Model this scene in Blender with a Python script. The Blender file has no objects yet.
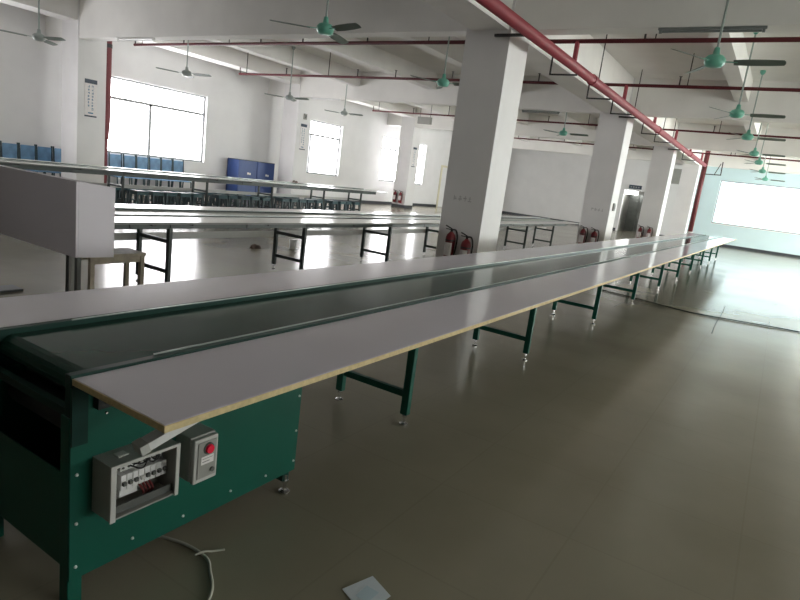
import bpy, bmesh, math, random
from mathutils import Vector, Matrix
random.seed(7)
C = bpy.context.scene.collection
PI = math.pi

# ------------------------------------------------------------------ materials
def mat(name, col, rough=0.5, metal=0.0, var=0.06, scale=6.0, emit=None, estr=0.0, rvar=0.0, bump=0.0, spec=0.5):
    m = bpy.data.materials.new(name); m.use_nodes = True
    nt = m.node_tree; b = nt.nodes['Principled BSDF']
    b.inputs['Roughness'].default_value = rough; b.inputs['Metallic'].default_value = metal
    b.inputs['Specular IOR Level'].default_value = spec
    tc = nt.nodes.new('ShaderNodeTexCoord')
    n = nt.nodes.new('ShaderNodeTexNoise'); n.inputs['Scale'].default_value = scale; n.inputs['Detail'].default_value = 4
    nt.links.new(tc.outputs['Object'], n.inputs['Vector'])
    r = nt.nodes.new('ShaderNodeValToRGB')
    r.color_ramp.elements[0].position = 0.3; r.color_ramp.elements[1].position = 0.7
    r.color_ramp.elements[0].color = tuple(c*(1-var) for c in col)+(1,)
    r.color_ramp.elements[1].color = tuple(min(1, c*(1+var)) for c in col)+(1,)
    nt.links.new(n.outputs['Fac'], r.inputs['Fac']); nt.links.new(r.outputs['Color'], b.inputs['Base Color'])
    if rvar:
        mr = nt.nodes.new('ShaderNodeMapRange'); mr.inputs['To Min'].default_value = rough-rvar; mr.inputs['To Max'].default_value = rough+rvar
        nt.links.new(n.outputs['Fac'], mr.inputs['Value']); nt.links.new(mr.outputs['Result'], b.inputs['Roughness'])
    if bump:
        bp = nt.nodes.new('ShaderNodeBump'); bp.inputs['Strength'].default_value = bump; bp.inputs['Distance'].default_value = 0.01
        nt.links.new(n.outputs['Fac'], bp.inputs['Height']); nt.links.new(bp.outputs['Normal'], b.inputs['Normal'])
    if emit:
        b.inputs['Emission Color'].default_value = emit+(1,); b.inputs['Emission Strength'].default_value = estr
    return m

M = {}
M['wall'] = mat('painted_wall', (0.74, 0.735, 0.74), 0.7, var=0.03, scale=1.5)
M['glarewall'] = mat('glare_tinted_wall', (0.54, 0.67, 0.70), 0.6, var=0.03, scale=1.5)  # wall paint with the far window's cyan glare mixed into the colour
M['ceil'] = mat('painted_concrete', (0.80, 0.79, 0.77), 0.8, var=0.05, scale=1.2)
M['pillar'] = mat('pillar_paint', (0.74, 0.73, 0.735), 0.6, var=0.04, scale=1.5)
M['base'] = mat('dark_skirting', (0.035, 0.04, 0.05), 0.4)
M['board'] = mat('lilac_grey_laminate', (0.65, 0.615, 0.695), 0.13, var=0.03, scale=2.0)
M['ply'] = mat('particle_board_edge', (0.62, 0.50, 0.27), 0.7, var=0.12, scale=60)
M['green'] = mat('green_enamel', (0.005, 0.080, 0.055), 0.42, var=0.10, scale=3, spec=0.3)
M['dgreen'] = mat('dark_green_enamel', (0.006, 0.034, 0.027), 0.45, var=0.1, scale=3, spec=0.2)
M['belt'] = mat('green_belt', (0.018, 0.058, 0.044), 0.12, var=0.10, scale=3, rvar=0.015, spec=0.09)
M['chrome'] = mat('bright_steel', (0.75, 0.75, 0.75), 0.25, 1.0, var=0.03)
M['rail'] = mat('anodised_rail', (0.38, 0.42, 0.40), 0.28, 0.8, var=0.05)
M['black'] = mat('black_rubber', (0.012, 0.012, 0.013), 0.6)
M['dsteel'] = mat('dark_steel', (0.03, 0.033, 0.033), 0.45, 0.3)
M['red'] = mat('red_pipe_paint', (0.28, 0.036, 0.052), 0.6, var=0.08)
M['dred'] = mat('dark_red_pipe_paint', (0.085, 0.013, 0.017), 0.6, var=0.1, spec=0.25)
M['riser'] = mat('maroon_riser_paint', (0.14, 0.028, 0.034), 0.6, var=0.08)
M['brk'] = mat('dark_bracket_steel', (0.04, 0.038, 0.04), 0.5, 0.3)
M['gfan'] = mat('grey_fan_enamel', (0.30, 0.34, 0.33), 0.35)
M['fan'] = mat('mint_green_enamel', (0.14, 0.42, 0.32), 0.3, var=0.06)
M['blade'] = mat('grey_green_blade', (0.13, 0.17, 0.15), 0.45, var=0.05)
M['rod'] = mat('painted_rod', (0.30, 0.36, 0.34), 0.5)
M['ext'] = mat('extinguisher_red', (0.17, 0.010, 0.018), 0.3, var=0.05)
M['label'] = mat('paper_label', (0.75, 0.72, 0.72), 0.6, var=0.05, scale=30)
M['white'] = mat('white_plastic', (0.72, 0.72, 0.72), 0.45, var=0.03)
M['cab'] = mat('pale_laminate', (0.62, 0.58, 0.64), 0.42, var=0.03, scale=1.5)
M['blue'] = mat('blue_steel', (0.028, 0.065, 0.22), 0.4, var=0.1, scale=2)
M['bluechair'] = mat('blue_plastic', (0.11, 0.24, 0.40), 0.45, var=0.25)
M['teal'] = mat('dark_teal_plastic', (0.010, 0.065, 0.08), 0.45, var=0.2, scale=3)
M['tealleg'] = mat('dark_teal_frame', (0.008, 0.035, 0.045), 0.45)
M['grey'] = mat('grey_box_paint', (0.30, 0.30, 0.28), 0.5, var=0.05)
M['lgrey'] = mat('light_grey_plastic', (0.50, 0.50, 0.48), 0.45, var=0.05)
M['dgrey'] = mat('dark_grey_plastic', (0.09, 0.095, 0.09), 0.5)
M['button'] = mat('red_button_plastic', (0.85, 0.02, 0.06), 0.25, var=0.02)
M['wire'] = mat('red_wire', (0.16, 0.02, 0.02), 0.5)
M['wood'] = mat('worn_wood', (0.36, 0.31, 0.24), 0.55, var=0.15, scale=20)
M['ink'] = mat('blue_ink', (0.04, 0.16, 0.28), 0.6)
M['head'] = mat('dark_header', (0.04, 0.06, 0.09), 0.5)
M['stencil'] = mat('faded_grey_paint', (0.50, 0.49, 0.50), 0.8)
M['cable'] = mat('pale_cable', (0.42, 0.42, 0.36), 0.5)
M['dcable'] = mat('dark_cable', (0.05, 0.054, 0.047), 0.9, spec=0.1)
M['door'] = mat('cream_door_paint', (0.66, 0.62, 0.46), 0.5)
M['steel'] = mat('brushed_lift_steel', (0.20, 0.21, 0.20), 0.35, 0.7, var=0.1)
M['tube'] = mat('tube_lamp_housing', (0.62, 0.62, 0.62), 0.4)
M['gtube'] = mat('unlit_grey_tube', (0.20, 0.22, 0.22), 0.5)
M['winframe'] = mat('window_frame_paint', (0.26, 0.27, 0.28), 0.4)
M['dleg'] = mat('blackish_green_frame', (0.018, 0.03, 0.027), 0.45)
M['wboard'] = mat('white_laminate', (0.80, 0.785, 0.76), 0.17, var=0.03, scale=2.0)
M['belt2'] = mat('pale_belt', (0.50, 0.51, 0.46), 0.25, var=0.05)
M['gedge'] = mat('dark_table_edge', (0.12, 0.125, 0.115), 0.5)
M['paper'] = mat('white_paper', (0.62, 0.68, 0.74), 0.6, var=0.03)
M['debris'] = mat('brown_cloth', (0.10, 0.07, 0.06), 0.9, var=0.3)
def pane_mat(name, col, s):
    m = bpy.data.materials.new(name); m.use_nodes = True
    nt = m.node_tree; b = nt.nodes['Principled BSDF']
    b.inputs['Base Color'].default_value = (0.8, 0.82, 0.82, 1); b.inputs['Roughness'].default_value = 0.25
    b.inputs['Emission Color'].default_value = col+(1,); b.inputs['Emission Strength'].default_value = s
    return m
M['pane'] = pane_mat('frosted_daylight_pane', (1.0, 0.985, 1.0), 6.0)
M['fpane'] = pane_mat('frosted_daylight_pane_far', (0.70, 0.96, 1.0), 1.0)
M['rpane'] = pane_mat('frosted_daylight_pane_right', (0.97, 1.0, 0.94), 8.0)
M['pane2'] = pane_mat('frosted_daylight_pane_left_far', (1.0, 0.99, 1.0), 6.0)
M['rpane0'] = pane_mat('frosted_daylight_pane_right_near', (0.97, 1.0, 0.94), 5.0)
M['rpane2'] = pane_mat('frosted_daylight_pane_right_far', (0.97, 1.0, 0.96), 25.0)
M['lamp'] = pane_mat('lit_lamp', (1.0, 1.0, 0.96), 6.0)

def floor_mat():
    m = bpy.data.materials.new('polished_grey_floor'); m.use_nodes = True
    nt = m.node_tree; b = nt.nodes['Principled BSDF']
    N = nt.nodes.new; L = nt.links.new
    tc = N('ShaderNodeTexCoord')
    n1 = N('ShaderNodeTexNoise'); n1.inputs['Scale'].default_value = 0.7; n1.inputs['Detail'].default_value = 5
    n2 = N('ShaderNodeTexNoise'); n2.inputs['Scale'].default_value = 60; n2.inputs['Detail'].default_value = 3
    mp = N('ShaderNodeMapping'); mp.inputs['Location'].default_value = (-0.16, 0.1, 0)
    L(tc.outputs['Object'], mp.inputs['Vector'])
    br = N('ShaderNodeTexBrick'); br.offset = 0.0
    br.inputs['Scale'].default_value = 1.0; br.inputs['Brick Width'].default_value = 0.66; br.inputs['Row Height'].default_value = 0.66
    br.inputs['Mortar Size'].default_value = 0.005; br.inputs['Mortar Smooth'].default_value = 0.3
    br.inputs['Color1'].default_value = (1, 1, 1, 1); br.inputs['Color2'].default_value = (0.975, 0.975, 0.97, 1); br.inputs['Mortar'].default_value = (0.93, 0.92, 0.91, 1)
    for n in (n1, n2): L(tc.outputs['Object'], n.inputs['Vector'])
    L(mp.outputs['Vector'], br.inputs['Vector'])
    r = N('ShaderNodeValToRGB'); r.color_ramp.elements[0].position = 0.3; r.color_ramp.elements[1].position = 0.72
    r.color_ramp.elements[0].color = (0.225, 0.205, 0.15, 1); r.color_ramp.elements[1].color = (0.30, 0.275, 0.21, 1)
    L(n1.outputs['Fac'], r.inputs['Fac'])
    mx = N('ShaderNodeMixRGB'); mx.blend_type = 'MULTIPLY'; mx.inputs['Fac'].default_value = 1
    L(r.outputs['Color'], mx.inputs['Color1']); L(br.outputs['Color'], mx.inputs['Color2'])
    L(mx.outputs['Color'], b.inputs['Base Color'])
    mr = N('ShaderNodeMapRange'); mr.inputs['To Min'].default_value = 0.13; mr.inputs['To Max'].default_value = 0.24
    L(n1.outputs['Fac'], mr.inputs['Value']); L(mr.outputs['Result'], b.inputs['Roughness'])
    bp = N('ShaderNodeBump'); bp.inputs['Strength'].default_value = 0.02; bp.inputs['Distance'].default_value = 0.005
    L(n2.outputs['Fac'], bp.inputs['Height']); L(bp.outputs['Normal'], b.inputs['Normal'])
    b.inputs['Specular IOR Level'].default_value = 0.4
    return m
M['floor'] = floor_mat()

# ------------------------------------------------------------------ mesh helpers
def box(bm, x0, x1, y0, y1, z0, z1, bev=0.0):
    vs = [bm.verts.new((x, y, z)) for x in (x0, x1) for y in (y0, y1) for z in (z0, z1)]
    q = [(0, 1, 3, 2), (4, 6, 7, 5), (0, 4, 5, 1), (2, 3, 7, 6), (0, 2, 6, 4), (1, 5, 7, 3)]
    fs = [bm.faces.new([vs[i] for i in f]) for f in q]
    if bev:
        es = set(e for f in fs for e in f.edges)
        bmesh.ops.bevel(bm, geom=list(es), offset=bev, segments=2, profile=0.5, affect='EDGES')
def cyl(bm, a, b, r, r2=None, n=12):
    a = Vector(a); b = Vector(b); d = (b-a).normalized()
    u = d.orthogonal().normalized(); v = d.cross(u)
    r2 = r if r2 is None else r2
    A = [bm.verts.new(a+(u*math.cos(t)+v*math.sin(t))*r) for t in [2*PI*i/n for i in range(n)]]
    B = [bm.verts.new(b+(u*math.cos(t)+v*math.sin(t))*r2) for t in [2*PI*i/n for i in range(n)]]
    for i in range(n):
        bm.faces.new((A[i], A[(i+1) % n], B[(i+1) % n], B[i]))
    bm.faces.new(list(reversed(A))); bm.faces.new(B)
def bar(bm, a, b, w, h):          # square section between two points
    a = Vector(a); b = Vector(b); d = (b-a).normalized()
    u = Vector((0, 0, 1)) if abs(d.z) < 0.9 else Vector((1, 0, 0))
    s = d.cross(u).normalized(); u = s.cross(d).normalized()
    c = [(-1, -1), (1, -1), (1, 1), (-1, 1)]
    A = [bm.verts.new(a+s*w/2*i+u*h/2*j) for i, j in c]; B = [bm.verts.new(b+s*w/2*i+u*h/2*j) for i, j in c]
    for i in range(4): bm.faces.new((A[i], A[(i+1) % 4], B[(i+1) % 4], B[i]))
    bm.faces.new(list(reversed(A))); bm.faces.new(B)
def lathe(bm, prof, cx=0, cy=0, cz=0, n=16):
    rings = []
    for r, z in prof:
        rings.append([bm.verts.new((cx+r*math.cos(2*PI*i/n), cy+r*math.sin(2*PI*i/n), cz+z)) for i in range(n)])
    for a, b in zip(rings, rings[1:]):
        for i in range(n): bm.faces.new((a[i], a[(i+1) % n], b[(i+1) % n], b[i]))
    bm.faces.new(list(reversed(rings[0]))); bm.faces.new(rings[-1])
def tube(bm, pts, r, n=8):
    pts = [Vector(p) for p in pts]; rings = []
    for i, p in enumerate(pts):
        d = (pts[min(i+1, len(pts)-1)]-pts[max(i-1, 0)]).normalized()
        u = d.cross(Vector((0.13, 0.27, 0.95))).normalized(); v = d.cross(u)
        rings.append([bm.verts.new(p+(u*math.cos(2*PI*k/n)+v*math.sin(2*PI*k/n))*r) for k in range(n)])
    for a, b in zip(rings, rings[1:]):
        for i in range(n): bm.faces.new((a[i], a[(i+1) % n], b[(i+1) % n], b[i]))
    bm.faces.new(list(reversed(rings[0]))); bm.faces.new(rings[-1])
def smooth_path(pts, k=6):
    P = [Vector(p) for p in pts]; out = []
    for i in range(len(P)-1):
        p0, p1, p2, p3 = P[max(i-1, 0)], P[i], P[i+1], P[min(i+2, len(P)-1)]
        for j in range(k):
            t = j/k
            out.append(0.5*((2*p1)+(p2-p0)*t+(2*p0-5*p1+4*p2-p3)*t*t+(3*p1-p0-3*p2+p3)*t**3))
    out.append(P[-1]); return out

def obj(name, fn, m, parent=None, smooth=False, loc=None):
    bm = bmesh.new(); fn(bm)
    bmesh.ops.recalc_face_normals(bm, faces=bm.faces)
    me = bpy.data.meshes.new(name); bm.to_mesh(me); bm.free()
    if smooth:
        for p in me.polygons: p.use_smooth = len(p.vertices) == 4
    me.materials.append(m)
    o = bpy.data.objects.new(name, me); C.objects.link(o)
    if parent: o.parent = parent
    if loc: o.location = loc
    return o
def tag(o, label, cat, group=None, kind=None):
    o['label'] = label; o['category'] = cat
    if group: o['group'] = group
    if kind: o['kind'] = kind
    return o
def thing(name, label, cat, loc=(0, 0, 0), rz=0, group=None):
    o = bpy.data.objects.new(name, None); o.empty_display_size = 0.1; C.objects.link(o)
    o.location = loc; o.rotation_euler = (0, 0, rz)
    return tag(o, label, cat, group)
def struct(name, fn, m, parent=None):
    o = obj(name, fn, m, parent)
    o['kind'] = 'structure'
    return o
def kids(o): return list(o.children)
def dup(root, loc, rz=None, label=None, group=None):
    r = root.copy(); C.objects.link(r); r.location = loc
    if rz is not None: r.rotation_euler = (0, 0, rz)
    if label: r['label'] = label
    if group: r['group'] = group
    for ch in kids(root):
        c = ch.copy(); C.objects.link(c); c.parent = r
        for g in kids(ch):
            d = g.copy(); C.objects.link(d); d.parent = c
    return r
ORD = ['first', 'second', 'third', 'fourth', 'fifth', 'sixth', 'seventh', 'eighth', 'ninth', 'tenth', 'eleventh', 'twelfth', 'thirteenth', 'fourteenth', 'fifteenth', 'sixteenth', 'seventeenth', 'eighteenth', 'nineteenth', 'twentieth']
ORD += ['twenty-'+a for a in ORD[:9]] + ['thirtieth'] + ['thirty-'+a for a in ORD[:9]]

# ------------------------------------------------------------------ the room
XL, XR, YB, YF, ZS = -16.6, 8.8, -15.0, 34.5, 4.6
struct('floor', lambda b: box(b, XL-0.3, XR+0.3, YB-0.3, YF+2.2, -0.2, 0), M['floor'])
struct('ceiling', lambda b: box(b, XL-0.3, XR+0.3, YB-0.3, YF+0.3, ZS, ZS+0.2), M['ceil'])

def wall_y(b, x0, x1, openings):       # wall along Y with openings (y0,y1,z0,z1)
    y = YB
    for (a, c, z0, z1) in openings:
        box(b, x0, x1, y, a, 0, ZS)
        if z0 > 0: box(b, x0, x1, a, c, 0, z0)
        box(b, x0, x1, a, c, z1, ZS); y = c
    box(b, x0, x1, y, YF, 0, ZS)
def wall_x(b, y0, y1, openings):
    x = XL-0.3
    for (a, c, z0, z1) in openings:
        box(b, x, a, y0, y1, 0, ZS)
        if z0 > 0: box(b, a, c, y0, y1, 0, z0)
        box(b, a, c, y0, y1, z1, ZS); x = c
    box(b, x, XR+0.3, y0, y1, 0, ZS)
LW = [(4.0, 6.4, 1.1, 3.22), (9.75, 13.55, 1.08, 3.2), (18.25, 20.72, 1.1, 3.22), (23.85, 27.9, 1.12, 3.22), (29.75, 30.9, 0, 2.33)]
RW = [(0.9, 6.0, 1.1, 3.22), (9.8, 14.6, 1.1, 3.22), (17.6, 22.4, 1.1, 3.22), (25.4, 33.6, 1.1, 3.22)]
FW = [(-7.64, -6.46, 0, 2.28), (-3.07, 5.6, 1.12, 3.28)]
struct('wall_left', lambda b: wall_y(b, XL-0.3, XL, LW), M['wall'])
struct('wall_right', lambda b: wall_y(b, XR, XR+0.3, RW), M['wall'])
struct('wall_far', lambda b: wall_x(b, YF, YF+0.3, FW), M['wall'])
struct('wall_far_glare', lambda b: [box(b, -4.3, -3.07, YF-0.004, YF, 0.14, ZS), box(b, 5.6, XR, YF-0.004, YF, 0.14, ZS), box(b, -3.07, 5.6, YF-0.004, YF, 0.14, 1.09), box(b, -3.07, 5.6, YF-0.004, YF, 3.28, ZS)], M['glarewall'])  # thin skin around the far window, its glare painted on as pale blue
struct('wall_rear', lambda b: wall_x(b, YB-0.3, YB, []), M['wall'])
def base_left(b):
    y = YB
    for (a, c, z0, z1) in [w for w in LW if w[2] == 0]+[(YF, YF, 0, 0)]:
        box(b, XL, XL+0.015, y, a, 0, 0.13); y = c
def base_far(b):
    for x0, x1 in ((XL+0.02, -7.7), (-6.4, XR)): box(b, x0, x1, YF-0.015, YF, 0, 0.14)
struct('baseboard_left', base_left, M['base']); struct('baseboard_far', base_far, M['base'])
struct('baseboard_right', lambda b: box(b, XR-0.015, XR, YB, YF-0.02, 0, 0.13), M['base'])

def window_y(name, X, side, y0, y1, z0, z1, mull, transom, pm):   # in a wall along Y; side=+1 when the room lies at +X
    xa = X-side*0.16; f = 0.055
    def fr(b):
        lo, hi = min(xa, xa+side*0.06), max(xa, xa+side*0.06)
        box(b, lo, hi, y0, y0+f, z0, z1); box(b, lo, hi, y1-f, y1, z0, z1)
        box(b, lo, hi, y0+f, y1-f, z0, z0+f); box(b, lo, hi, y0+f, y1-f, z1-f, z1)
        if transom: box(b, lo, hi, y0+f, y1-f, transom-0.04, transom+0.04)
        for m in mull: box(b, lo, hi, m-0.045, m+0.045, z0+f, transom if transom else z1-f)
    w = struct(name, fr, M['winframe'])
    xp = xa+side*0.015
    p = obj('pane', lambda b: box(b, min(xp, xp+0.008), max(xp, xp+0.008), y0+0.01, y1-0.01, z0+0.01, z1-0.01), pm, w)
    p['kind'] = 'structure'
    s = obj('sill', lambda b: box(b, min(xa, X+side*0.03), max(xa, X+side*0.03), y0, y1, z0-0.03, z0), M['wall'], w); s['kind'] = 'structure'
window_y('window_1', XL, 1, *LW[0], [5.2], 2.65, M['pane'])
window_y('window_2', XL, 1, *LW[1], [11.55], 2.62, M['pane'])
window_y('window_3', XL, 1, *LW[2], [18.85], 2.65, M['pane'])
window_y('window_4', XL, 1, *LW[3], [25.2, 26.6], 2.65, M['pane2'])
for i, w in enumerate(RW):
    window_y('window_%d' % (i+6), XR, -1, *w, [w[0]+1.6, w[1]-1.6], 2.65, M['rpane0'] if i < 1 else M['rpane'] if i < 3 else M['rpane2'])
def farwin():
    x0, x1, z0, z1 = FW[1]; y = YF+0.14; f = 0.05
    def fr(b):
        box(b, x0, x0+f, y, y+0.06, z0, z1); box(b, x1-f, x1, y, y+0.06, z0, z1)
        box(b, x0+f, x1-f, y, y+0.06, z0, z0+f); box(b, x0+f, x1-f, y, y+0.06, z1-f, z1)
    w = struct('window_5', fr, M['winframe'])
    p = obj('pane', lambda b: box(b, x0+0.01, x1-0.01, y+0.015, y+0.023, z0+0.01, z1-0.01), M['fpane'], w); p['kind'] = 'structure'
    s = obj('sill', lambda b: box(b, x0, x1, YF-0.03, y, z0-0.03, z0), M['wall'], w); s['kind'] = 'structure'
farwin()
# door in the left wall, its cream frame and leaf
def door1(b):
    y0, y1, _, z1 = LW[4]
    box(b, XL-0.2, XL+0.03, y0, y0+0.16, 0, z1); box(b, XL-0.2, XL+0.03, y1-0.16, y1, 0, z1); box(b, XL-0.2, XL+0.03, y0+0.16, y1-0.16, z1-0.1, z1)
d1 = struct('door_1', door1, M['door'])
o = obj('door_leaf', lambda b: box(b, XL-0.12, XL-0.07, 29.91, 30.74, 0.005, 2.23), M['wall'], d1); o['kind'] = 'structure'
# lobby recess behind the opening of the far wall, with a steel lift door at its back
def lobby(b):
    x0, x1, _, z1 = FW[0]
    box(b, x0-0.2, x0, YF+0.3, YF+1.6, 0, z1); box(b, x1, x1+0.2, YF+0.3, YF+1.6, 0, z1)
    box(b, x0-0.2, x1+0.2, YF+1.6, YF+1.8, 0, z1+0.2); box(b, x0-0.2, x1+0.2, YF+0.3, YF+1.6, z1, z1+0.2)
struct('wall_lobby', lobby, M['grey'])
def lift(b):
    for a, c in ((-7.6, -7.07), (-7.05, -6.5)):
        box(b, a, c, YF+1.55, YF+1.6, 0.01, 2.1)
struct('door_2', lift, M['steel'])

# pillars and beams
PW = 0.72
PX = [-4.57, -15.77, 7.4]; PY = [-7.2, 0.6, 8.4, 16.2, 23.95, 31.7]
for X in PX:
    for Y in PY:
        p = struct('pillar', lambda b: box(b, X, X+PW, Y, Y+PW, 0, ZS), M['pillar'])
        if Y > 5:
            s = obj('pillar_skirting', lambda b: [box(b, X-0.012, X+PW+0.012, Y-0.012, Y, 0, 0.14), box(b, X+PW, X+PW+0.012, Y, Y+PW, 0, 0.14)], M['base'], p); s['kind'] = 'structure'
BZ = 3.73
for Y in PY:
    struct('ceiling_beam', lambda b: box(b, XL, XR, Y+0.02, Y+0.32, BZ, ZS), M['ceil'])
for X in PX:
    struct('ceiling_beam', lambda b: box(b, X+0.08, X+PW-0.04, YB, YF, 4.14 if X < -10 else BZ, ZS), M['ceil'])
SB = [-12.6, -9.75, -7.0, -1.4, 1.4, 4.4]
for X in SB:
    struct('ceiling_beam', lambda b: box(b, X-0.14, X+0.14, 8.7, YF, 4.14, ZS), M['ceil'])

# ------------------------------------------------------------------ conveyor lines
HT = 0.79
def conveyor(cx, y0, y1, legs, label, housing, ht=0.79):
    global HT
    HT = ht
    t = thing('assembly_conveyor', label, 'conveyor', (cx, y0, 0))
    L = y1-y0; hw = 0.285; LM = M['green'] if housing else M['dleg']
    # belt: upper run, end drum, lower run (local coordinates, x across, y along)
    def belt(b):
        r = 0.045; zt = HT-0.012; w = hw-0.035
        prof = [(L-0.08, zt)]
        prof += [(0.09-r*math.sin(a)*1.0, zt-r+r*math.cos(a)) for a in [PI*i/8 for i in range(9)]]
        prof += [(L-0.08, zt-2*r)]
        prof += [(L-0.08+r*math.sin(a), zt-r-r*math.cos(a)) for a in [PI*i/8 for i in range(1, 8)]]
        A = [b.verts.new((-w, y, z)) for y, z in prof]; B = [b.verts.new((w, y, z)) for y, z in prof]
        n = len(prof)
        for i in range(n): b.faces.new((A[i], A[(i+1) % n], B[(i+1) % n], B[i]))
        b.faces.new(A); b.faces.new(list(reversed(B)))
    obj('conveyor_belt', belt, M['belt'] if housing else M['belt2'], t, smooth=False)
    for s in (-1, 1):
        def rail(b):
            xa, xb = sorted((s*(hw-0.032), s*hw))
            box(b, xa, xb, 0, L, HT-0.13, HT+0.008, 0.003)
        rl = obj('side_rail', rail, M['dgreen'] if housing else M['dleg'], t)
        obj('rail_strip', lambda b: box(b, *sorted((s*(hw-0.034), s*(hw-0.028))), 0.3, L, HT+0.0083, HT+0.0125), M['rail'], rl)
        def brd(b):
            xa, xb = sorted((s*(hw+0.002), s*(hw+0.435)))
            r = 0.02
            box(b, xa, xb, 0.007, L+0.0, HT-0.02, HT, 0.002)
        bd = obj('work_board', brd, M['board'] if housing else M['wboard'], t)
        def edg(b):
            x = s*(hw+0.435); xa, xb = sorted((s*(hw+0.002), x)); e = 0.0035
            xo = sorted((x, x+s*e))
            box(b, xo[0], xo[1], 0.007-e, L+e, HT-0.0205, HT-0.0015)
            box(b, xa, xb, 0.007-e, 0.007, HT-0.0205, HT-0.0015); box(b, xa, xb, L, L+e, HT-0.0205, HT-0.0015)
        obj('board_edge', edg, M['ply'] if housing else M['gedge'], bd)
        # brackets carrying the board
        ys = sorted(set([0.18, 0.62]+[l-y0 for l in legs]+[(a+b_)/2-y0 for a, b_ in zip(legs, legs[1:])]))
        for yy in ys:
            if 0 < yy < L:
                def brk(b):
                    xa, xb = sorted((s*(hw+0.001), s*(hw+0.36)))
                    box(b, xa, xb, yy-0.018, yy+0.018, HT-0.046, HT-0.021)
                    xa, xb = sorted((s*(hw+0.001), s*(hw+0.012)))
                    box(b, xa, xb, yy-0.018, yy+0.018, HT-0.12, HT-0.046)
                obj('board_bracket', brk, M['dsteel'], t)
    for ly in legs:
        yy = ly-y0
        for s in (-1, 1):
            x = s*(hw-0.03)
            lg = obj('leg', lambda b: box(b, x-0.025, x+0.025, yy-0.02, yy+0.02, 0.07, HT-0.12, 0.003), LM, t)
            def ft(b):
                cyl(b, (x, yy, 0.012), (x, yy, 0.07), 0.008, n=10); lathe(b, [(0.026, 0), (0.026, 0.008), (0.014, 0.016)], x, yy, 0, 14)
                cyl(b, (x, yy, 0.05), (x, yy, 0.062), 0.016, n=6)
            obj('levelling_foot', ft, M['chrome'], lg)
        obj('lower_crossbar', lambda b: box(b, -hw+0.055, hw-0.055, yy-0.015, yy+0.015, 0.18, 0.22), LM, t)
        obj('upper_crossbar', lambda b: box(b, -hw+0.055, hw-0.055, yy-0.015, yy+0.015, 0.50, 0.54), LM, t)
    # cable tray / return tray along the back legs
    if not housing:
        obj('cable_tray', lambda b: box(b, -hw-0.02, -hw+0.0, 0.1, L-0.1, 0.45, 0.53), M['lgrey'], t)
    obj('return_tray', lambda b: box(b, -hw+0.06, hw-0.06, 0.9 if housing else 0.1, L-0.1, HT-0.135, HT-0.115), M['dsteel'], t)
    if housing:
        W = 1.05
        def sidep(b, s):
            xa, xb = sorted((s*(hw), s*(hw+0.004)))
            box(b, xa, xb, 0.0, W, 0.10, HT-0.03)
        for s in (-1, 1):
            sp = obj('side_panel', lambda b: sidep(b, s), M['green'], t)
            bolts = [(0.02, 0.47), (0.02, 0.30), (0.02, 0.145), (0.22, 0.15), (0.43, 0.14), (0.66, 0.15), (0.86, 0.14), (1.035, 0.15), (1.035, 0.30), (1.035, 0.47), (0.02, 0.66)]
            for (by, bz) in bolts:
                xa = s*(hw+0.004)
                obj('bolt', lambda b: cyl(b, (xa, by, bz), (xa+s*0.005, by, bz), 0.0058, 0.004, 8), M['white'], sp)
            # corner post at the end, adjustable foot at the other corner
            x = s*(hw-0.022)
            obj('corner_post', lambda b: box(b, *sorted((s*(hw-0.05), s*(hw-0.001))), -0.002, 0.045, 0.0, HT-0.13, 0.002), M['green'], t)
            lg = obj('leg', lambda b: box(b, x-0.02, x+0.02, 0.98, 1.02, 0.06, HT-0.13), M['dgreen'], t)
            def ft(b):
                cyl(b, (x+s*0.02, 1.0, 0.012), (x+s*0.02, 1.0, 0.09), 0.008, n=10); lathe(b, [(0.026, 0), (0.026, 0.008), (0.014, 0.016)], x+s*0.02, 1.0, 0, 14)
                cyl(b, (x+s*0.02, 1.0, 0.05), (x+s*0.02, 1.0, 0.062), 0.016, n=6)
            obj('levelling_foot', ft, M['chrome'], lg)
            # dark plate carrying the board at the panel's upper corner
            obj('rail_plate', lambda b: box(b, *sorted((s*(hw+0.004), s*(hw+0.010))), 0.0, 0.05, HT-0.22, HT-0.03), M['dgreen'], t)
            def hb(b):
                xa, xb = sorted((s*(hw+0.004), s*(hw+0.03)))
                box(b, xa, xb, 0.07, 0.12, HT-0.11, HT-0.03)
            pl = obj('board_hook', hb, M['black'], t)
            for bz in (0.70, 0.665):
                xa = s*(hw+0.03)
                obj('bolt', lambda b: cyl(b, (xa, 0.095, bz), (xa+s*0.005, 0.095, bz), 0.005, 0.004, 8), M['chrome'], pl)
        obj('end_panel', lambda b: box(b, -hw+0.051, hw-0.051, 0.012, 0.018, 0.12, 0.45), M['green'], t)
        obj('end_lip', lambda b: box(b, -hw+0.033, hw-0.033, 0.005, 0.03, HT-0.135, HT-0.108), M['dgreen'], t)
        obj('drive_drum', lambda b: cyl(b, (-hw+0.034, 0.13, 0.57), (hw-0.034, 0.13, 0.57), 0.06, n=20), M['black'], t, smooth=True)
        obj('inner_bulkhead', lambda b: box(b, -hw+0.001, hw-0.001, 0.93, 0.94, 0.12, HT-0.14), M['black'], t)
        obj('bottom_plate', lambda b: box(b, -hw+0.002, hw-0.002, 0.05, 0.97, 0.10, 0.104), M['black'], t)
    return t
L1 = [3.0, 5.07, 7.4, 9.68, 12.0, 14.3, 16.6, 18.9, 21.2, 23.5]
conveyor(-1.947, 0.918, 23.95, L1, 'long green belt conveyor with lilac grey boards in the foreground', True)
L2 = [3.94, 6.03, 8.1, 10.2, 12.3, 14.3, 16.35]
conveyor(-5.555, 2.86, 17.45, L2, 'pale conveyor table passing just behind the central pillar, nothing piled beneath', False)
L3 = [3.2, 5.4, 7.6, 9.8, 12.0, 14.2, 16.1]
conveyor(-12.1, 2.6, 16.9, L3, 'farthest conveyor table, with dark stools stored underneath', False, 0.87)

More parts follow.
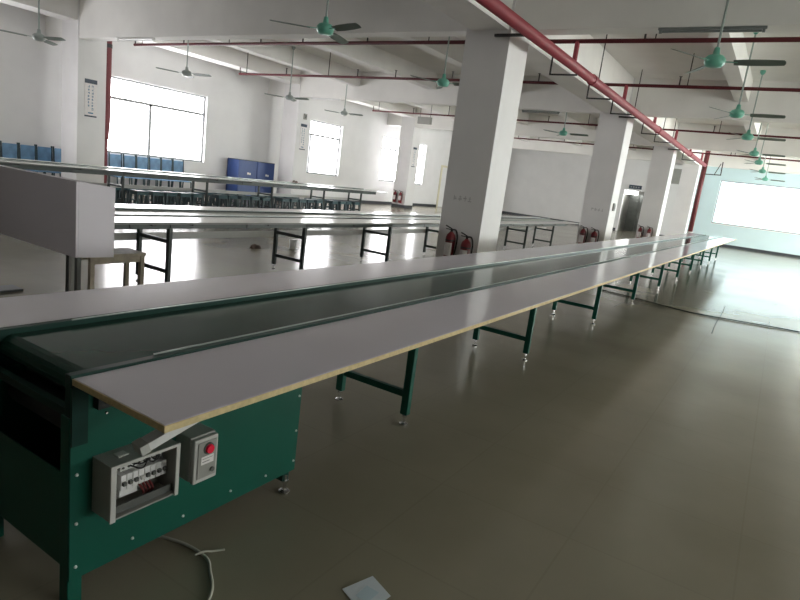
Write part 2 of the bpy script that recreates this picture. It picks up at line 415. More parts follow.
# ------------------------------------------------------------------ electrical boxes on the housing
PXF = -1.947+0.285+0.004     # outer face of the green side panel
def breaker_box():
    t = thing('breaker_box', 'open grey breaker box with exposed white switches on green machine panel', 'electrical box', (PXF, 0.988, 0.325))
    W, H, D = 0.246, 0.19, 0.10
    def enc(b):
        box(b, 0.0005, 0.006, 0, W, 0, H)
        box(b, 0.006, D, 0, 0.006, 0, H); box(b, 0.006, D, W-0.006, W, 0, H)
        box(b, 0.006, D, 0.006, W-0.006, 0, 0.006); box(b, 0.006, D, 0.006, W-0.006, H-0.006, H)
    e = obj('enclosure', enc, M['grey'], t)
    def fr(b):
        d0, d1 = D, D+0.006
        box(b, d0, d1, -0.002, 0.016, -0.002, H+0.002); box(b, d0, d1, W-0.012, W+0.002, -0.002, H+0.002)
        box(b, d0, d1, 0.016, W-0.012, H-0.008, H+0.002)
    obj('front_frame', fr, M['lgrey'], e)
    obj('knockout', lambda b: box(b, 0.03, 0.06, 0.05, 0.085, H, H+0.003), M['lgrey'], e)
    obj('lower_guard', lambda b: box(b, D-0.02, D-0.016, 0.008, W-0.008, 0.008, 0.035), M['dgrey'], t)
    ts = obj('terminal_strip', lambda b: box(b, 0.006, 0.04, 0.07, 0.225, 0.125, 0.145), M['white'], t)
    for k in range(8):
        obj('screw', lambda b: cyl(b, (0.04, 0.08+k*0.019, 0.135), (0.043, 0.08+k*0.019, 0.135), 0.004, n=8), M['dgrey'], ts)
    for k in range(8):
        y = 0.066+k*0.0215
        br = obj('circuit_breaker', lambda b: box(b, 0.006, 0.052, y, y+0.0195, 0.062, 0.115, 0.0015), M['white'], t)
        obj('breaker_lever', lambda b: box(b, 0.052, 0.062, y+0.004, y+0.0155, 0.080, 0.092), M['dgrey'] if k < 3 or k > 3 else M['lgrey'], br)
    obj('name_strip', lambda b: box(b, 0.006, 0.046, 0.066, 0.13, 0.036, 0.058), M['white'], t)
    for a, c, r_ in (((0.03, 0.09, 0.15), (0.045, 0.19, 0.165), 0), ((0.045, 0.10, 0.14), (0.05, 0.17, 0.172), 1), ((0.05, 0.15, 0.15), (0.05, 0.2, 0.178), 2), ((0.05, 0.17, 0.15), (0.04, 0.21, 0.178), 3), ((0.05, 0.19, 0.15), (0.03, 0.23, 0.176), 4)):
        mid = ((a[0]+c[0])/2+0.02, (a[1]+c[1])/2, min(a[2], c[2])-0.012)
        obj('wire', lambda b: tube(b, smooth_path([a, mid, c], 5), 0.0028, 6), M['black'], t)
    for k in range(4):
        a = (0.045, 0.135+k*0.012, 0.062); c = (0.05, 0.15+k*0.01, 0.02)
        obj('wire', lambda b: tube(b, smooth_path([a, (0.065, a[1]+0.004, 0.042), c], 5), 0.0035, 6), M['wire'], t)
breaker_box()
def switch_box():
    t = thing('switch_box', 'small grey switch box with round red button on green machine panel', 'switch', (PXF, 1.30, 0.335))
    b1 = obj('housing', lambda b: box(b, 0.0005, 0.085, -0.005, 0.105, 0.0, 0.17, 0.004), M['grey'], t)
    obj('rear_latch', lambda b: box(b, 0.035, 0.05, 0.105, 0.110, 0.03, 0.05), M['lgrey'], b1)
    f = obj('front_cover', lambda b: box(b, 0.0855, 0.105, -0.002, 0.102, -0.005, 0.165, 0.004), M['lgrey'], t)
    obj('cover_lip', lambda b: box(b, 0.105, 0.109, 0.012, 0.092, 0.012, 0.152, 0.001), M['grey'], f)
    bt = obj('push_button', lambda b: [cyl(b, (0.109, 0.056, 0.123), (0.122, 0.056, 0.123), 0.018, 0.016, 18)], M['button'], t)
    obj('button_collar', lambda b: cyl(b, (0.109, 0.056, 0.123), (0.113, 0.056, 0.123), 0.023, 0.022, 18), M['dgrey'], bt)
    lp = obj('label_plate', lambda b: box(b, 0.109, 0.1105, 0.025, 0.08, 0.065, 0.095), M['label'], t)
    obj('label_lines', lambda b: [box(b, 0.1105, 0.1108, 0.03, 0.075, 0.086, 0.0875), box(b, 0.1105, 0.1108, 0.03, 0.062, 0.074, 0.0765)], M['dgrey'], lp)
    obj('key_lock', lambda b: cyl(b, (0.109, 0.075, 0.035), (0.115, 0.075, 0.035), 0.009, n=12), M['dgrey'], t)
switch_box()
def trunking():
    t = thing('cable_trunking', 'short white plastic trunking slung under the near board corner above breaker box', 'cable trunking', (0, 0, 0))
    a = Vector((-1.40, 0.972, 0.645)); b_ = Vector((-1.37, 1.25, 0.735))
    obj('trunking_channel', lambda b: bar(b, a, b_, 0.045, 0.026), M['white'], t)
    d = (b_-a).normalized()
    obj('end_cap', lambda b: bar(b, a-d*0.006, a+d*0.02, 0.048, 0.029), M['lgrey'], t)
    obj('hanger', lambda b: box(b, -1.372, -1.342, 1.20, 1.25, 0.745, 0.768), M['black'], t)
trunking()

# ------------------------------------------------------------------ cables, paper, litter on the floor
def cable(name, pts, r, m, label):
    tag(obj(name, lambda b: tube(b, smooth_path(pts, 8), r, 8), m, smooth=True), label, 'cable')
cable('power_cable', [(-1.86, 1.30, 0.006), (-1.79, 1.33, 0.006), (-1.66, 1.37, 0.006), (-1.54, 1.37, 0.006), (-1.47, 1.33, 0.006), (-1.38, 1.26, 0.006), (-1.30, 1.12, 0.006), (-1.27, 0.95, 0.006)], 0.006, M['cable'], 'pale cable curving over the floor from under the green machine')
cable('cable_tie', [(-1.575, 1.345, 0.014), (-1.565, 1.38, 0.016), (-1.55, 1.41, 0.009), (-1.53, 1.45, 0.005)], 0.004, M['cable'], 'short pale cable offcut touching the curved cable on the floor')
cable('extension_cable', [(-2.38, 10.46, 0.012), (-1.68, 10.25, 0.012), (-0.89, 9.98, 0.012), (-0.21, 10.12, 0.012), (0.55, 10.26, 0.012), (1.6, 10.0, 0.012)], 0.009, M['dcable'], 'dark extension cable running across the open floor to the right')
cable('floor_wire', [(-0.52, 11.6, 0.006), (-0.50, 10.9, 0.006), (-0.49, 10.2, 0.006), (-0.485, 9.3, 0.006), (-0.46, 8.6, 0.006)], 0.004, M['dcable'], 'thin dark wire lying lengthwise on the right floor')
def sheet(b):
    c = [(-1.055, 1.585), (-0.915, 1.53), (-0.90, 1.675), (-1.01, 1.715)]
    A = [b.verts.new((x, y, 0.001)) for x, y in c]; B = [b.verts.new((x, y, 0.003+0.004*(i % 2))) for i, (x, y) in enumerate(c)]
    b.faces.new(list(reversed(A))); b.faces.new(B)
    for i in range(4): b.faces.new((A[i], A[(i+1) % 4], B[(i+1) % 4], B[i]))
sh = tag(obj('paper_sheet', sheet, M['paper']), 'white paper sheet lying alone on the near floor', 'paper')
obj('printed_panel', lambda b: box(b, -0.995, -0.94, 1.585, 1.655, 0.0072, 0.0076), mat('pale_blue_print', (0.48, 0.60, 0.68), 0.6), sh)
def lump(b):
    bmesh.ops.create_icosphere(b, subdivisions=3, radius=1)
    for v in b.verts:
        f = 1+0.35*math.sin(5*v.co.x+1)*math.cos(4*v.co.y+2)
        v.co = Vector((v.co.x*0.07*f, v.co.y*0.10*f, max(0, (v.co.z+0.2)*0.05*f)))
tag(obj('cloth_rag', lump, M['debris'], loc=(-7.3, 7.1, 0.0)), 'crumpled dark rag on the floor behind the middle table', 'rag')
ps = thing('paper_cup', 'pale upright cup on the floor behind the middle table', 'cup', (-7.1, 7.8, 0))
obj('cup_body', lambda b: lathe(b, [(0.05, 0), (0.065, 0.16), (0.06, 0.16), (0.045, 0.01)], n=16), M['white'], ps, smooth=True)
obj('cup_rim', lambda b: lathe(b, [(0.066, 0.158), (0.068, 0.163), (0.060, 0.163)], n=16), M['lgrey'], ps)

# ------------------------------------------------------------------ pale cabinet at the left
def cabinet():
    t = thing('display_cabinet', 'pale box cabinet on thin posts at the left behind the near conveyor', 'cabinet', (-4.3, 2.4, 0))
    W, D = 1.7, 0.30
    def prism(b, x0, x1, y0, y1, zb0, zb1, zt0, zt1):
        v = [b.verts.new(p) for p in [(x0, y0, zb0), (x1, y0, zb0), (x1, y1, zb1), (x0, y1, zb1), (x0, y0, zt0), (x1, y0, zt0), (x1, y1, zt1), (x0, y1, zt1)]]
        for f in [(0, 1, 2, 3), (4, 7, 6, 5), (0, 4, 5, 1), (1, 5, 6, 2), (2, 6, 7, 3), (3, 7, 4, 0)]: b.faces.new([v[i] for i in f])
    e = 0.018
    obj('front_panel', lambda b: prism(b, -W, 0, 0, e, 0.605, 0.605, 1.163, 1.162), M['cab'], t)
    obj('end_panel', lambda b: prism(b, -e, 0, e+0.0015, D, 0.605, 0.595, 1.162, 1.132), M['cab'], t)
    obj('end_panel', lambda b: prism(b, -W, -W+e, e, D, 0.605, 0.595, 1.162, 1.132), M['cab'], t)
    obj('back_panel', lambda b: prism(b, -W+e, -e, D-e, D, 0.597, 0.595, 1.134, 1.132), M['cab'], t)
    obj('top_panel', lambda b: prism(b, -W+e, -e, e, D-e, 1.142, 1.114, 1.160, 1.132), M['cab'], t)
    obj('bottom_panel', lambda b: prism(b, -W+e, -e, e, D-e, 0.605, 0.597, 0.622, 0.615), M['cab'], t)
    for x, m, w in ((-0.03, M['dgrey'], 0.035), (-0.105, M['lgrey'], 0.035), (-0.16, M['dsteel'], 0.016), (-W+0.05, M['dgrey'], 0.035), (-W+0.16, M['dsteel'], 0.016)):
        obj('post', lambda b: box(b, x-w/2, x+w/2, 0.02, 0.02+0.03, 0.02, 0.606), m, t)
    for x in (-0.09, -W+0.1):
        obj('base_foot', lambda b: box(b, x-0.10, x+0.10, -0.06, D+0.05, 0, 0.02), M['dsteel'], t)
cabinet()
def bench():
    t = thing('wooden_stool', 'worn wooden stool tucked under the middle table beside pale cabinet', 'stool', (-5.22, 3.22, 0))
    obj('seat', lambda b: box(b, -0.15, 0.15, -0.26, 0.30, 0.43, 0.46, 0.004), M['wood'], t)
    for sx in (-1, 1):
        for sy in (-1, 1):
            y = 0.27 if sy > 0 else -0.23
            obj('leg', lambda b: box(b, sx*0.12-0.02, sx*0.12+0.02, y-0.02, y+0.02, 0, 0.43), M['wood'], t)
        obj('apron', lambda b: box(b, sx*0.12-0.01, sx*0.12+0.01, -0.21, 0.25, 0.37, 0.43), M['wood'], t)
bench()

# ------------------------------------------------------------------ stools stored under the farthest table
def make_stool(label, loc, group):
    t = thing('plastic_stool', label, 'stool', loc, 0, group)
    obj('seat', lambda b: [box(b, -0.14, 0.14, -0.14, 0.14, 0.44, 0.47, 0.008), box(b, -0.132, 0.132, -0.132, 0.132, 0.385, 0.44)], M['teal'], t)
    for sx in (-1, 1):
        for sy in (-1, 1):
            obj('leg', lambda b: bar(b, (sx*0.12, sy*0.12, 0.385), (sx*0.15, sy*0.15, 0), 0.042, 0.042), M['tealleg'], t)
    obj('foot_ring', lambda b: [box(b, -0.125, 0.125, -0.145, -0.13, 0.16, 0.19), box(b, -0.125, 0.125, 0.13, 0.145, 0.16, 0.19), box(b, -0.140, -0.122, -0.14, 0.14, 0.165, 0.185), box(b, 0.122, 0.140, -0.14, 0.14, 0.165, 0.185)], M['tealleg'], t)
    return t
st0 = None; GRP = 'stools stored under the farthest table'
for row, X in (('front', -11.75), ('back', -12.66)):
    ys = [6.1+0.365*k for k in range(28)]
    for k, Y in enumerate(ys):
        lab = '%s stool from the near end, %s row under the farthest table' % (ORD[k], row)
        jx, jy = random.uniform(-0.03, 0.03), random.uniform(-0.012, 0.012)
        if any(abs(Y-l) < 0.21 for l in L3): continue
        if st0 is None: st0 = make_stool(lab, (X+jx, Y+jy, 0), GRP)
        else: dup(st0, (X+jx, Y+jy, 0), random.uniform(-0.05, 0.05), lab, GRP)

# ------------------------------------------------------------------ blue chairs lined up along the left wall
def make_chair(label, loc):
    t = thing('blue_chair', label, 'chair', loc, 0, 'blue chairs lined up by the left wall')
    obj('seat', lambda b: box(b, -0.19, 0.21, -0.19, 0.19, 0.43, 0.455, 0.01), M['bluechair'], t)
    obj('backrest', lambda b: box(b, -0.235, -0.215, -0.17, 0.17, 0.62, 1.05, 0.008), M['bluechair'], t)
    for sy in (-1, 1):
        obj('rear_leg', lambda b: [bar(b, (-0.24, sy*0.19, 0), (-0.19, sy*0.19, 0.45), 0.028, 0.028), bar(b, (-0.19, sy*0.19, 0.45), (-0.245, sy*0.19, 1.09), 0.028, 0.028)], M['tealleg'], t)
        obj('front_leg', lambda b: bar(b, (0.22, sy*0.19, 0), (0.19, sy*0.19, 0.435), 0.028, 0.028), M['tealleg'], t)
    return t
ch0 = None
spots = [(6.2+0.425*k, 'left of the leftmost pillar') for k in range(7)]+[(10.3+0.425*k, 'under the large left window') for k in range(6)]
for i, (Y, where) in enumerate(spots):
    n = i if i < 7 else i-7
    lab = '%s blue chair in the row %s, counted from the left' % (ORD[n], where)
    p = (-16.2, Y+random.uniform(-0.015, 0.015), 0.0)
    if ch0 is None: ch0 = make_chair(lab, p)
    else: dup(ch0, p, 0, lab)

# ------------------------------------------------------------------ blue steel cupboards
def cupboard(y, h, lab, W=0.85):
    t = thing('steel_cupboard', lab, 'cupboard', (-16.25, y, 0), 0, 'blue cupboards by the left wall')
    obj('body', lambda b: box(b, -0.3, 0.27, 0, W, 0.04, h, 0.006), M['blue'], t)
    obj('plinth', lambda b: box(b, -0.28, 0.24, 0.03, W-0.03, 0, 0.04), M['base'], t)
    d = obj('door', lambda b: box(b, 0.271, 0.286, 0.02, 0.95*W, 0.08, h-0.03, 0.003), M['blue'], t)
    obj('handle', lambda b: box(b, 0.286, 0.30, 0.07, 0.10, h*0.45, h*0.45+0.14), M['dgrey'], d)
    obj('label_sticker', lambda b: [box(b, 0.2862, 0.2885, 0.40, 0.48, h-0.47, h-0.40), box(b, 0.2862, 0.2885, 0.495, 0.56, h-0.48, h-0.41)], M['label'], t)
    obj('top_edge', lambda b: box(b, -0.29, 0.275, 0.005, W-0.005, h, h+0.02), M['base'], t)
cupboard(14.5, 1.32, 'left blue steel cupboard with white sticker under the left wall')
cupboard(15.37, 1.31, 'right blue steel cupboard with white sticker, partly behind the pillar')
sh_ = thing('cleaning_cloth', 'small dark cloth bundle lying on the farthest table before the pillar', 'cloth', (-12.62, 13.7, HT+0.001))
obj('cloth_fold', lump, M['debris'], sh_); obj('cloth_edge', lambda b: box(b, -0.16, 0.12, -0.02, 0.22, 0, 0.012), M['ext'], sh_)

# ------------------------------------------------------------------ notices and small boxes on the pillars
def notice(y, lab):
    t = thing('wall_notice', lab, 'notice', (-15.05, y, 1.95))
    obj('board', lambda b: box(b, 0.0005, 0.012, 0, 0.31, 0, 0.88), M['label'], t)
    obj('header_bar', lambda b: box(b, 0.012, 0.014, -0.005, 0.315, 0.79, 0.89), M['head'], t)
    obj('bottom_bar', lambda b: box(b, 0.012, 0.014, 0, 0.31, -0.01, 0.025), M['head'], t)
    rnd = random.Random(int(y*10))
    def ink(b):
        for cy, z0, n in ((0.10, 0.20, 7), (0.20, 0.14, 8)):
            for k in range(n):
                zc = 0.72-k*0.077
                if zc < z0-0.1: break
                for q in range(3):
                    dz = rnd.uniform(-0.024, 0.024); w = rnd.uniform(0.02, 0.055)
                    box(b, 0.012, 0.013, cy-w/2, cy+w/2, zc+dz-0.004, zc+dz+0.004)
                for q in range(2):
                    dy = rnd.uniform(-0.022, 0.022)
                    box(b, 0.0121, 0.0131, cy+dy-0.004, cy+dy+0.004, zc-0.026, zc+0.026)
        box(b, 0.012, 0.0133, 0.09, 0.22, 0.07, 0.10)
    obj('printed_text', ink, M['ink'], t)
notice(8.57, 'white vertical notice with blue writing on the leftmost pillar')
notice(16.4, 'white vertical notice on the pillar right of the blue cupboards')
notice(24.1, 'white vertical notice on the white pillar with low red extinguishers')
def stencil(x0, y, lab, seed):
    rnd = random.Random(seed)
    def f(b):
        for k in range(4):
            cx = x0+k*0.085
            for q in range(3):
                dz = rnd.uniform(-0.035, 0.035); w = rnd.uniform(0.03, 0.065)
                box(b, cx-w/2, cx+w/2, y-0.002, y-0.0004, 1.265+dz-0.006, 1.265+dz+0.006)
            dx = rnd.uniform(-0.02, 0.02)
            box(b, cx+dx-0.006, cx+dx+0.006, y-0.0022, y-0.0005, 1.225, 1.305)
    tag(obj('stencilled_lettering', f, M['stencil']), lab, 'lettering')
stencil(-4.36, 8.4, 'faded grey stencilled characters low on the central pillar front', 3)
stencil(-4.30, 16.2, 'faded grey stencilled characters on the second pillar, right of the central one', 5)
def jbox(x, y, z, lab):
    t = thing('wall_switch', lab, 'switch', (x, y, z))
    obj('back_box', lambda b: box(b, 0.0005, 0.05, 0, 0.14, 0, 0.2, 0.004), M['grey'], t)
    obj('rocker', lambda b: box(b, 0.05, 0.056, 0.03, 0.11, 0.04, 0.16), M['dgrey'], t)
jbox(-3.85, 16.42, 1.28, 'grey wall switch on the lit side of the second pillar')
jbox(-15.05, 16.5, 3.0, 'small grey switch box high on the pillar beside the blue cupboards')
t = thing('dark_panel', 'tall dark panel on the far wall, left of the red riser pipe', 'board', (-5.33, YF, 2.85))  # blank tall dark grey panel on the far wall
obj('panel', lambda b: box(b, 0, 0.34, -0.03, -0.001, 0, 0.78), M['grey'], t)
obj('frame', lambda b: [box(b, -0.02, 0, -0.035, -0.001, 0, 0.78), box(b, 0.34, 0.36, -0.035, -0.001, 0, 0.78)], M['grey'], t)
# exit sign and lamp over the lobby opening
t = thing('exit_sign', 'dark sign plate above the dark lift opening in the far wall', 'sign', (-7.42, YF, 2.36))
obj('plate', lambda b: box(b, 0, 0.66, -0.03, -0.001, 0, 0.20), M['head'], t)
obj('sign_marks', lambda b: [box(b, 0.08+0.13*k, 0.16+0.13*k, -0.032, -0.0302, 0.06, 0.13) for k in range(4)], M['grey'], t)
t = thing('lobby_lamp', 'bright lit panel lamp at the top of the lift opening', 'lamp', (-7.6, YF+0.35, 2.28))
obj('lamp_housing', lambda b: box(b, 0, 0.62, 0, 0.25, -0.03, -0.001), M['white'], t)
obj('diffuser', lambda b: box(b, 0.02, 0.60, -0.012, 0.23, -0.22, -0.031), M['lamp'], t)

# ------------------------------------------------------------------ fire extinguishers
def make_ext(loc, lab, grp):
    t = thing('fire_extinguisher', lab, 'fire extinguisher', loc, 0, grp)
    obj('cylinder', lambda b: lathe(b, [(0.074, 0.0), (0.080, 0.01), (0.080, 0.40), (0.066, 0.45), (0.034, 0.485), (0.026, 0.50)], n=20), M['ext'], t, smooth=True)
    obj('valve', lambda b: [cyl(b, (0, 0, 0.50), (0, 0, 0.545), 0.02, n=12), bar(b, (0, 0, 0.545), (-0.11, -0.0, 0.585), 0.022, 0.014), bar(b, (0, 0, 0.53), (-0.10, 0, 0.535), 0.02, 0.012)], M['black'], t)
    obj('hose', lambda b: tube(b, smooth_path([(0.01, -0.01, 0.53), (0.085, -0.02, 0.53), (0.125, -0.025, 0.42), (0.122, -0.03, 0.25), (0.105, -0.03, 0.12)], 6), 0.013, 8), M['black'], t)
    obj('label', lambda b: lathe_patch(b, 0.0812, 0.13, 0.33), M['label'], t)
    obj('wall_bracket', lambda b: [box(b, -0.03, 0.03, 0.078, 0.094, 0.10, 0.40), lathe_ring(b, 0.0815, 0.355, 0.375)], M['dsteel'], t)
    return t
def lathe_patch(b, r, z0, z1):
    angs = [-PI/2+a*PI/180 for a in range(-50, 51, 10)]
    for zz in (0,):
        A = [b.verts.new((r*math.cos(a), r*math.sin(a), z0)) for a in angs]; B = [b.verts.new((r*math.cos(a), r*math.sin(a), z1)) for a in angs]
        for i in range(len(angs)-1): b.faces.new((A[i], A[i+1], B[i+1], B[i]))
def lathe_ring(b, r, z0, z1, n=20):
    A = [b.verts.new((r*math.cos(2*PI*i/n), r*math.sin(2*PI*i/n), z0)) for i in range(n)]; B = [b.verts.new((r*math.cos(2*PI*i/n), r*math.sin(2*PI*i/n), z1)) for i in range(n)]
    for i in range(n): b.faces.new((A[i], A[(i+1) % n], B[(i+1) % n], B[i]))
G = 'red fire extinguishers'
e0 = make_ext((-4.29, 8.305, 0.24), 'left fire extinguisher low on the central pillar front', G)
dup(e0, (-4.01, 8.305, 0.17), 0, 'right fire extinguisher with pale label on the central pillar front')
dup(e0, (-4.40, 16.105, 0.22), 0, 'left fire extinguisher on the second pillar, right of the central one')
dup(e0, (-4.10, 16.105, 0.20), 0, 'right fire extinguisher on the second pillar, right of the central one')
dup(e0, (-15.58, 23.855, 0.22), 0, 'left fire extinguisher on the white pillar between the narrow windows')
dup(e0, (-15.28, 23.855, 0.22), 0, 'right fire extinguisher on the white pillar between the narrow windows')
dup(e0, (-4.42, 23.855, 0.22), 0, 'left fire extinguisher on the pillar right of the lift opening')
dup(e0, (-4.1, 23.855, 0.22), 0, 'right fire extinguisher on the pillar right of the lift opening')

# ------------------------------------------------------------------ sprinkler pipes
PXM, PZM, PR = -3.4, 3.59, 0.08
def main_pipe():
    t = thing('fire_main_pipe', 'thick red fire main running along under the ceiling past the pillars', 'pipe', (PXM, 0, 0))
    p = obj('main_run', lambda b: cyl(b, (0, -6.5, PZM), (0, 29.75, PZM), PR, n=20), M['red'], t, smooth=True)
    for y in (5.2, 11.2, 17.9, 24.6):
        obj('pipe_coupling', lambda b: cyl(b, (0, y-0.06, PZM), (0, y+0.06, PZM), PR+0.016, n=20), M['red'], p)
    for y in (8.33, 16.12, 23.87):
        obj('pipe_bracket', lambda b: box(b, -0.66, -0.06, y-0.02, y+0.03, PZM+0.03, PZM+0.065), M['brk'], t)
    for y in (10.3, 12.6, 14.6, 18.2, 20.2, 26.3):
        obj('pipe_bracket', lambda b: [box(b, -0.488, 0.0, y-0.014, y+0.014, PZM-PR-0.025, PZM-PR), box(b, -0.488, -0.465, y-0.014, y+0.014, PZM-PR, 3.80)], M['brk'], t)
    for y in (4.6, 11.9, 15.2, 17.8, 19.2, 21.0):
        obj('hanger_rod', lambda b: cyl(b, (-0.1, y, PZM+0.03), (-0.1, y, ZS), 0.012, n=6), M['brk'], t)
    r = obj('riser_pipe', lambda b: cyl(b, (0, 29.75, 0.66), (0, 29.75, 4.4), 0.10, n=20), M['riser'], t, smooth=True)
    obj('riser_collar', lambda b: cyl(b, (0, 29.75, 0.48), (0, 29.75, 0.66), 0.115, n=20), M['lgrey'], r)
    obj('riser_foot', lambda b: cyl(b, (0, 29.75, 0), (0, 29.75, 0.48), 0.10, n=20), M['dgrey'], r)
    obj('test_loop', lambda b: [bar(b, (0.0, 29.70, 3.22), (0.70, 29.70, 3.24), 0.04, 0.04), bar(b, (0.70, 29.70, 3.22), (0.68, 29.70, 3.80), 0.04, 0.04), bar(b, (0.45, 29.70, 3.24), (0.62, 29.70, 3.72), 0.03, 0.03)], M['brk'], t)
main_pipe()
BRY = [(9.97, 'nearest'), (13.57, 'second nearest'), (17.15, 'third nearest'), (20.8, 'fourth nearest'), (24.45, 'fifth nearest'), (28.0, 'farthest')]
for Y, nm in BRY:
    x0 = -15.2
    t = thing('sprinkler_pipe', '%s thin dark red sprinkler pipe crossing the hall under the ceiling' % nm, 'pipe', (0, Y, 0), 0, 'sprinkler pipes across the hall')
    zb = 3.95
    pp = obj('branch_run', lambda b: cyl(b, (x0, 0, zb), (7.2, 0, zb), 0.034 if Y < 15 else 0.030, n=10), M['dred'], t, smooth=True)
    obj('connecting_riser', lambda b: cyl(b, (PXM+0.02, 0, PZM+PR-0.02), (PXM+0.02, 0, zb), 0.04, n=10), M['red'], t)
    heads = [-15.17, -13.2, -10.55, -9.3, -7.6, -5.35, -2.35, 0.6, 3.4, 6.2]
    for k, hx in enumerate(heads):
        if any(abs(hx-s) < 0.2 for s in SB): hx += 0.3
        h = obj('sprinkler_head', lambda b: [cyl(b, (hx, 0, zb+0.03), (hx, 0, zb+0.19), 0.016, n=8), cyl(b, (hx, 0, zb+0.19), (hx, 0, zb+0.20), 0.035, n=10)], M['brk'], t)
    for hx in (-14.9, -11.6, -6.2, -2.2, 2.9):
        obj('hanger_rod', lambda b: cyl(b, (hx, 0.02, zb), (hx, 0.02, ZS), 0.011, n=6), M['brk'], t)
# maroon drop pipe by the left wall
t = thing('drop_pipe', 'maroon vertical pipe beside the leftmost pillar, before the large window', 'pipe', (-16.4, 9.93, 0))
obj('pipe_run', lambda b: tube(b, smooth_path([(0, 0, 0.0), (0, 0, 1.3), (0.0, 0.02, 1.45), (0.0, 0.06, 1.9), (0, 0.06, 2.4), (0, 0.06, 4.3)], 4), 0.085, 14), M['riser'], t, smooth=True)
obj('pipe_clamp', lambda b: [box(b, -0.195, 0.0, 0.04, 0.08, 3.9, 3.96), cyl(b, (0, 0.06, 3.88), (0, 0.06, 3.98), 0.095, n=16)], M['brk'], t)
# grey box hanging from the fourth sprinkler pipe
t = thing('hanging_sign', 'small grey blank sign box hanging near the ceiling above narrow windows', 'sign', (-12.98, 20.9, 3.58))
obj('sign_body', lambda b: box(b, 0, 0.6, -0.06, 0.06, 0, 0.27, 0.006), M['grey'], t)
for x in (0.06, 0.54):
    obj('suspension_rod', lambda b: cyl(b, (x, 0, 0.27), (x, 0, ZS-3.58), 0.009, n=6), M['brk'], t)

# ------------------------------------------------------------------ tube lamps under the beams
def tube_lamp(x0, x1, y, z, m, lab):
    t = thing('tube_lamp', lab, 'lamp', (x0, y, z+0.003))
    L = x1-x0
    obj('housing', lambda b: box(b, 0, L, -0.025, 0.025, -0.03, 0, 0.004), m, t)
    obj('tube', lambda b: cyl(b, (0.05, 0, -0.05), (L-0.05, 0, -0.05), 0.014, n=10), m, t)
    for x in (0.03, L-0.03):
        obj('lamp_holder', lambda b: box(b, x-0.015, x+0.015, -0.018, 0.018, -0.068, -0.03), m, t)
    return t
tube_lamp(-13.6, -12.25, 8.5, BZ, M['tube'], 'white tube lamp under the near beam at upper left')
tube_lamp(-1.85, -0.64, 8.46, BZ, M['gtube'], 'grey unlit tube lamp under the near beam, behind the largest fan')
tube_lamp(-14.6, -13.3, 16.3, BZ, M['tube'], 'white tube lamp under the second beam, above the square window')
tube_lamp(-6.85, -5.75, 16.5, BZ, M['gtube'], 'grey tube lamp under the second beam, between the central and second pillars')

# ------------------------------------------------------------------ ceiling fans
def make_fan(loc, top, a0, lab, FM):
    t = thing('ceiling_fan', lab, 'fan', loc, a0, 'ceiling fans')
    obj('rod', lambda b: cyl(b, (0, 0, 0.07), (0, 0, top-loc[2]-0.002), 0.014, n=8), M['rod'], t)
    obj('canopy', lambda b: lathe(b, [(0.055, top-loc[2]-0.002), (0.05, top-loc[2]-0.05), (0.02, top-loc[2]-0.09)], n=14), FM, t)
    obj('motor', lambda b: lathe(b, [(0.03, -0.085), (0.085, -0.075), (0.115, -0.035), (0.115, 0.01), (0.085, 0.045), (0.04, 0.06), (0.03, 0.13), (0.018, 0.14)], n=24), FM, t, smooth=True)
    for k in range(3):
        a = 2*PI*k/3
        def bl(b):
            R = Matrix.Rotation(a, 4, 'Z')
            prof = [(0.20, 0.05), (0.35, 0.062), (0.55, 0.06), (0.70, 0.05), (0.715, 0.02)]
            rows = []
            for dz in (0.0, 0.006):
                A = [b.verts.new(R @ Vector((x, w, -0.03+dz+w*-0.30))) for x, w in prof]
                B = [b.verts.new(R @ Vector((x, -w, -0.03+dz+w*0.30))) for x, w in prof]
                rows.append((A, B))
            n = len(prof)
            for (A, B) in rows:
                for i in range(n-1): b.faces.new((A[i], A[i+1], B[i+1], B[i]))
            for j in (0, 1):
                P, Q = rows[0][j], rows[1][j]
                for i in range(n-1): b.faces.new((P[i], P[i+1], Q[i+1], Q[i]))
            for i in (0, n-1):
                b.faces.new((rows[0][0][i], rows[0][1][i], rows[1][1][i], rows[1][0][i]))
        o = obj('blade', bl, M['blade'], t)
        obj('blade_arm', lambda b: bar(b, Matrix.Rotation(a, 3, 'Z') @ Vector((0.10, 0, -0.022)), Matrix.Rotation(a, 3, 'Z') @ Vector((0.24, 0, -0.026)), 0.035, 0.008), FM, o)
    return t
def ctop(x, y):
    if any(Y+0.0 <= y <= Y+0.34 for Y in PY): return BZ
    if any(abs(x-s) < 0.15 for s in SB): return 4.14
    return ZS
Z = 3.25
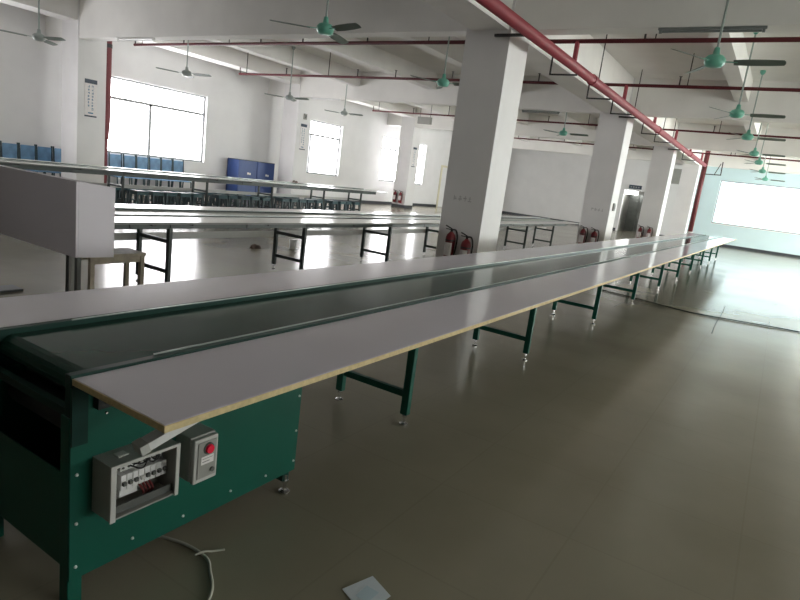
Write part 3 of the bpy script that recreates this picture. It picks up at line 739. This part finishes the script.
FANS = [(-1.06, 8.0, 0.0, 'large green ceiling fan at upper right, nearest of the right row'),
 (-1.05, 11.9, 0.02, 'second nearest green fan of the right row'),
 (-1.03, 15.1, 0.1, 'third nearest green fan of the right row'),
 (-1.03, 18.7, 0.0, 'fourth nearest green fan of the right row'),
 (-1.0, 21.4, 0.05, 'fifth nearest green fan of the right row'),
 (-1.0, 25.0, 0.0, 'sixth nearest green fan of the right row, above the far window'),
 (-1.0, 29.4, 0.03, 'farthest green fan of the right row, touching the far window top'),
 (-5.55, 6.35, -0.25, 'green ceiling fan hanging before the beam, upper centre left'),
 (-5.72, 9.9, 0.1, 'pale green fan showing just left of the central pillar top'),
 (-5.75, 17.1, 0.0, 'pale green fan seen between the central and second pillars'),
 (-12.95, 6.45, 0.15, 'grey green fan at the top left corner of the hall'),
 (-12.75, 9.75, 0.2, 'fan hanging over the large left window'),
 (-12.4, 12.95, 0.0, 'fan hanging in front of the pillar beside the cupboards'),
 (-12.75, 15.9, 0.1, 'fan hanging above the square window, middle of left wall')]
f0 = {}
for x, y, a, lab in FANS:
    tp = (ctop(x, y), x < -10)
    if tp not in f0: f0[tp] = make_fan((x, y, Z), tp[0], a, lab, M['gfan'] if tp[1] else M['fan'])
    else: dup(f0[tp], (x, y, Z), a, lab, 'ceiling fans')

# ------------------------------------------------------------------ camera
F, yaw, pitch, roll = 592.5, math.radians(31.4), math.radians(11.82), math.radians(7.343)
fwd = Vector((-math.sin(yaw)*math.cos(pitch), math.cos(yaw)*math.cos(pitch), -math.sin(pitch)))
right = Vector((math.cos(yaw), math.sin(yaw), 0)); up = right.cross(fwd)
r2 = math.cos(roll)*right+math.sin(roll)*up; u2 = -math.sin(roll)*right+math.cos(roll)*up
cd = bpy.data.cameras.new('camera'); cam = bpy.data.objects.new('camera', cd); C.objects.link(cam)
mw = Matrix.Identity(4)
for i, v in enumerate((r2, u2, -fwd)):
    for j in range(3): mw[j][i] = v[j]
mw.translation = Vector((0, 0, 1.5)); cam.matrix_world = mw
cd.sensor_fit = 'HORIZONTAL'; cd.sensor_width = 36; cd.lens = F/800*36; cd.clip_start = 0.05; cd.clip_end = 200
S = bpy.context.scene; S.camera = cam

w = bpy.data.worlds.new('overcast'); S.world = w; w.use_nodes = True
w.node_tree.nodes['Background'].inputs['Color'].default_value = (0.8, 0.9, 1.0, 1); w.node_tree.nodes['Background'].inputs['Strength'].default_value = 0.6
S.view_settings.view_transform = 'Standard'; S.view_settings.look = 'None'; S.view_settings.gamma = 1
S.view_settings.exposure = 1.0; S.view_settings.use_curve_mapping = False
S.cycles.use_denoising = True; S.cycles.max_bounces = 8; S.cycles.diffuse_bounces = 5; S.cycles.caustics_reflective = False; S.cycles.caustics_refractive = False
S.cycles.sample_clamp_indirect = 8
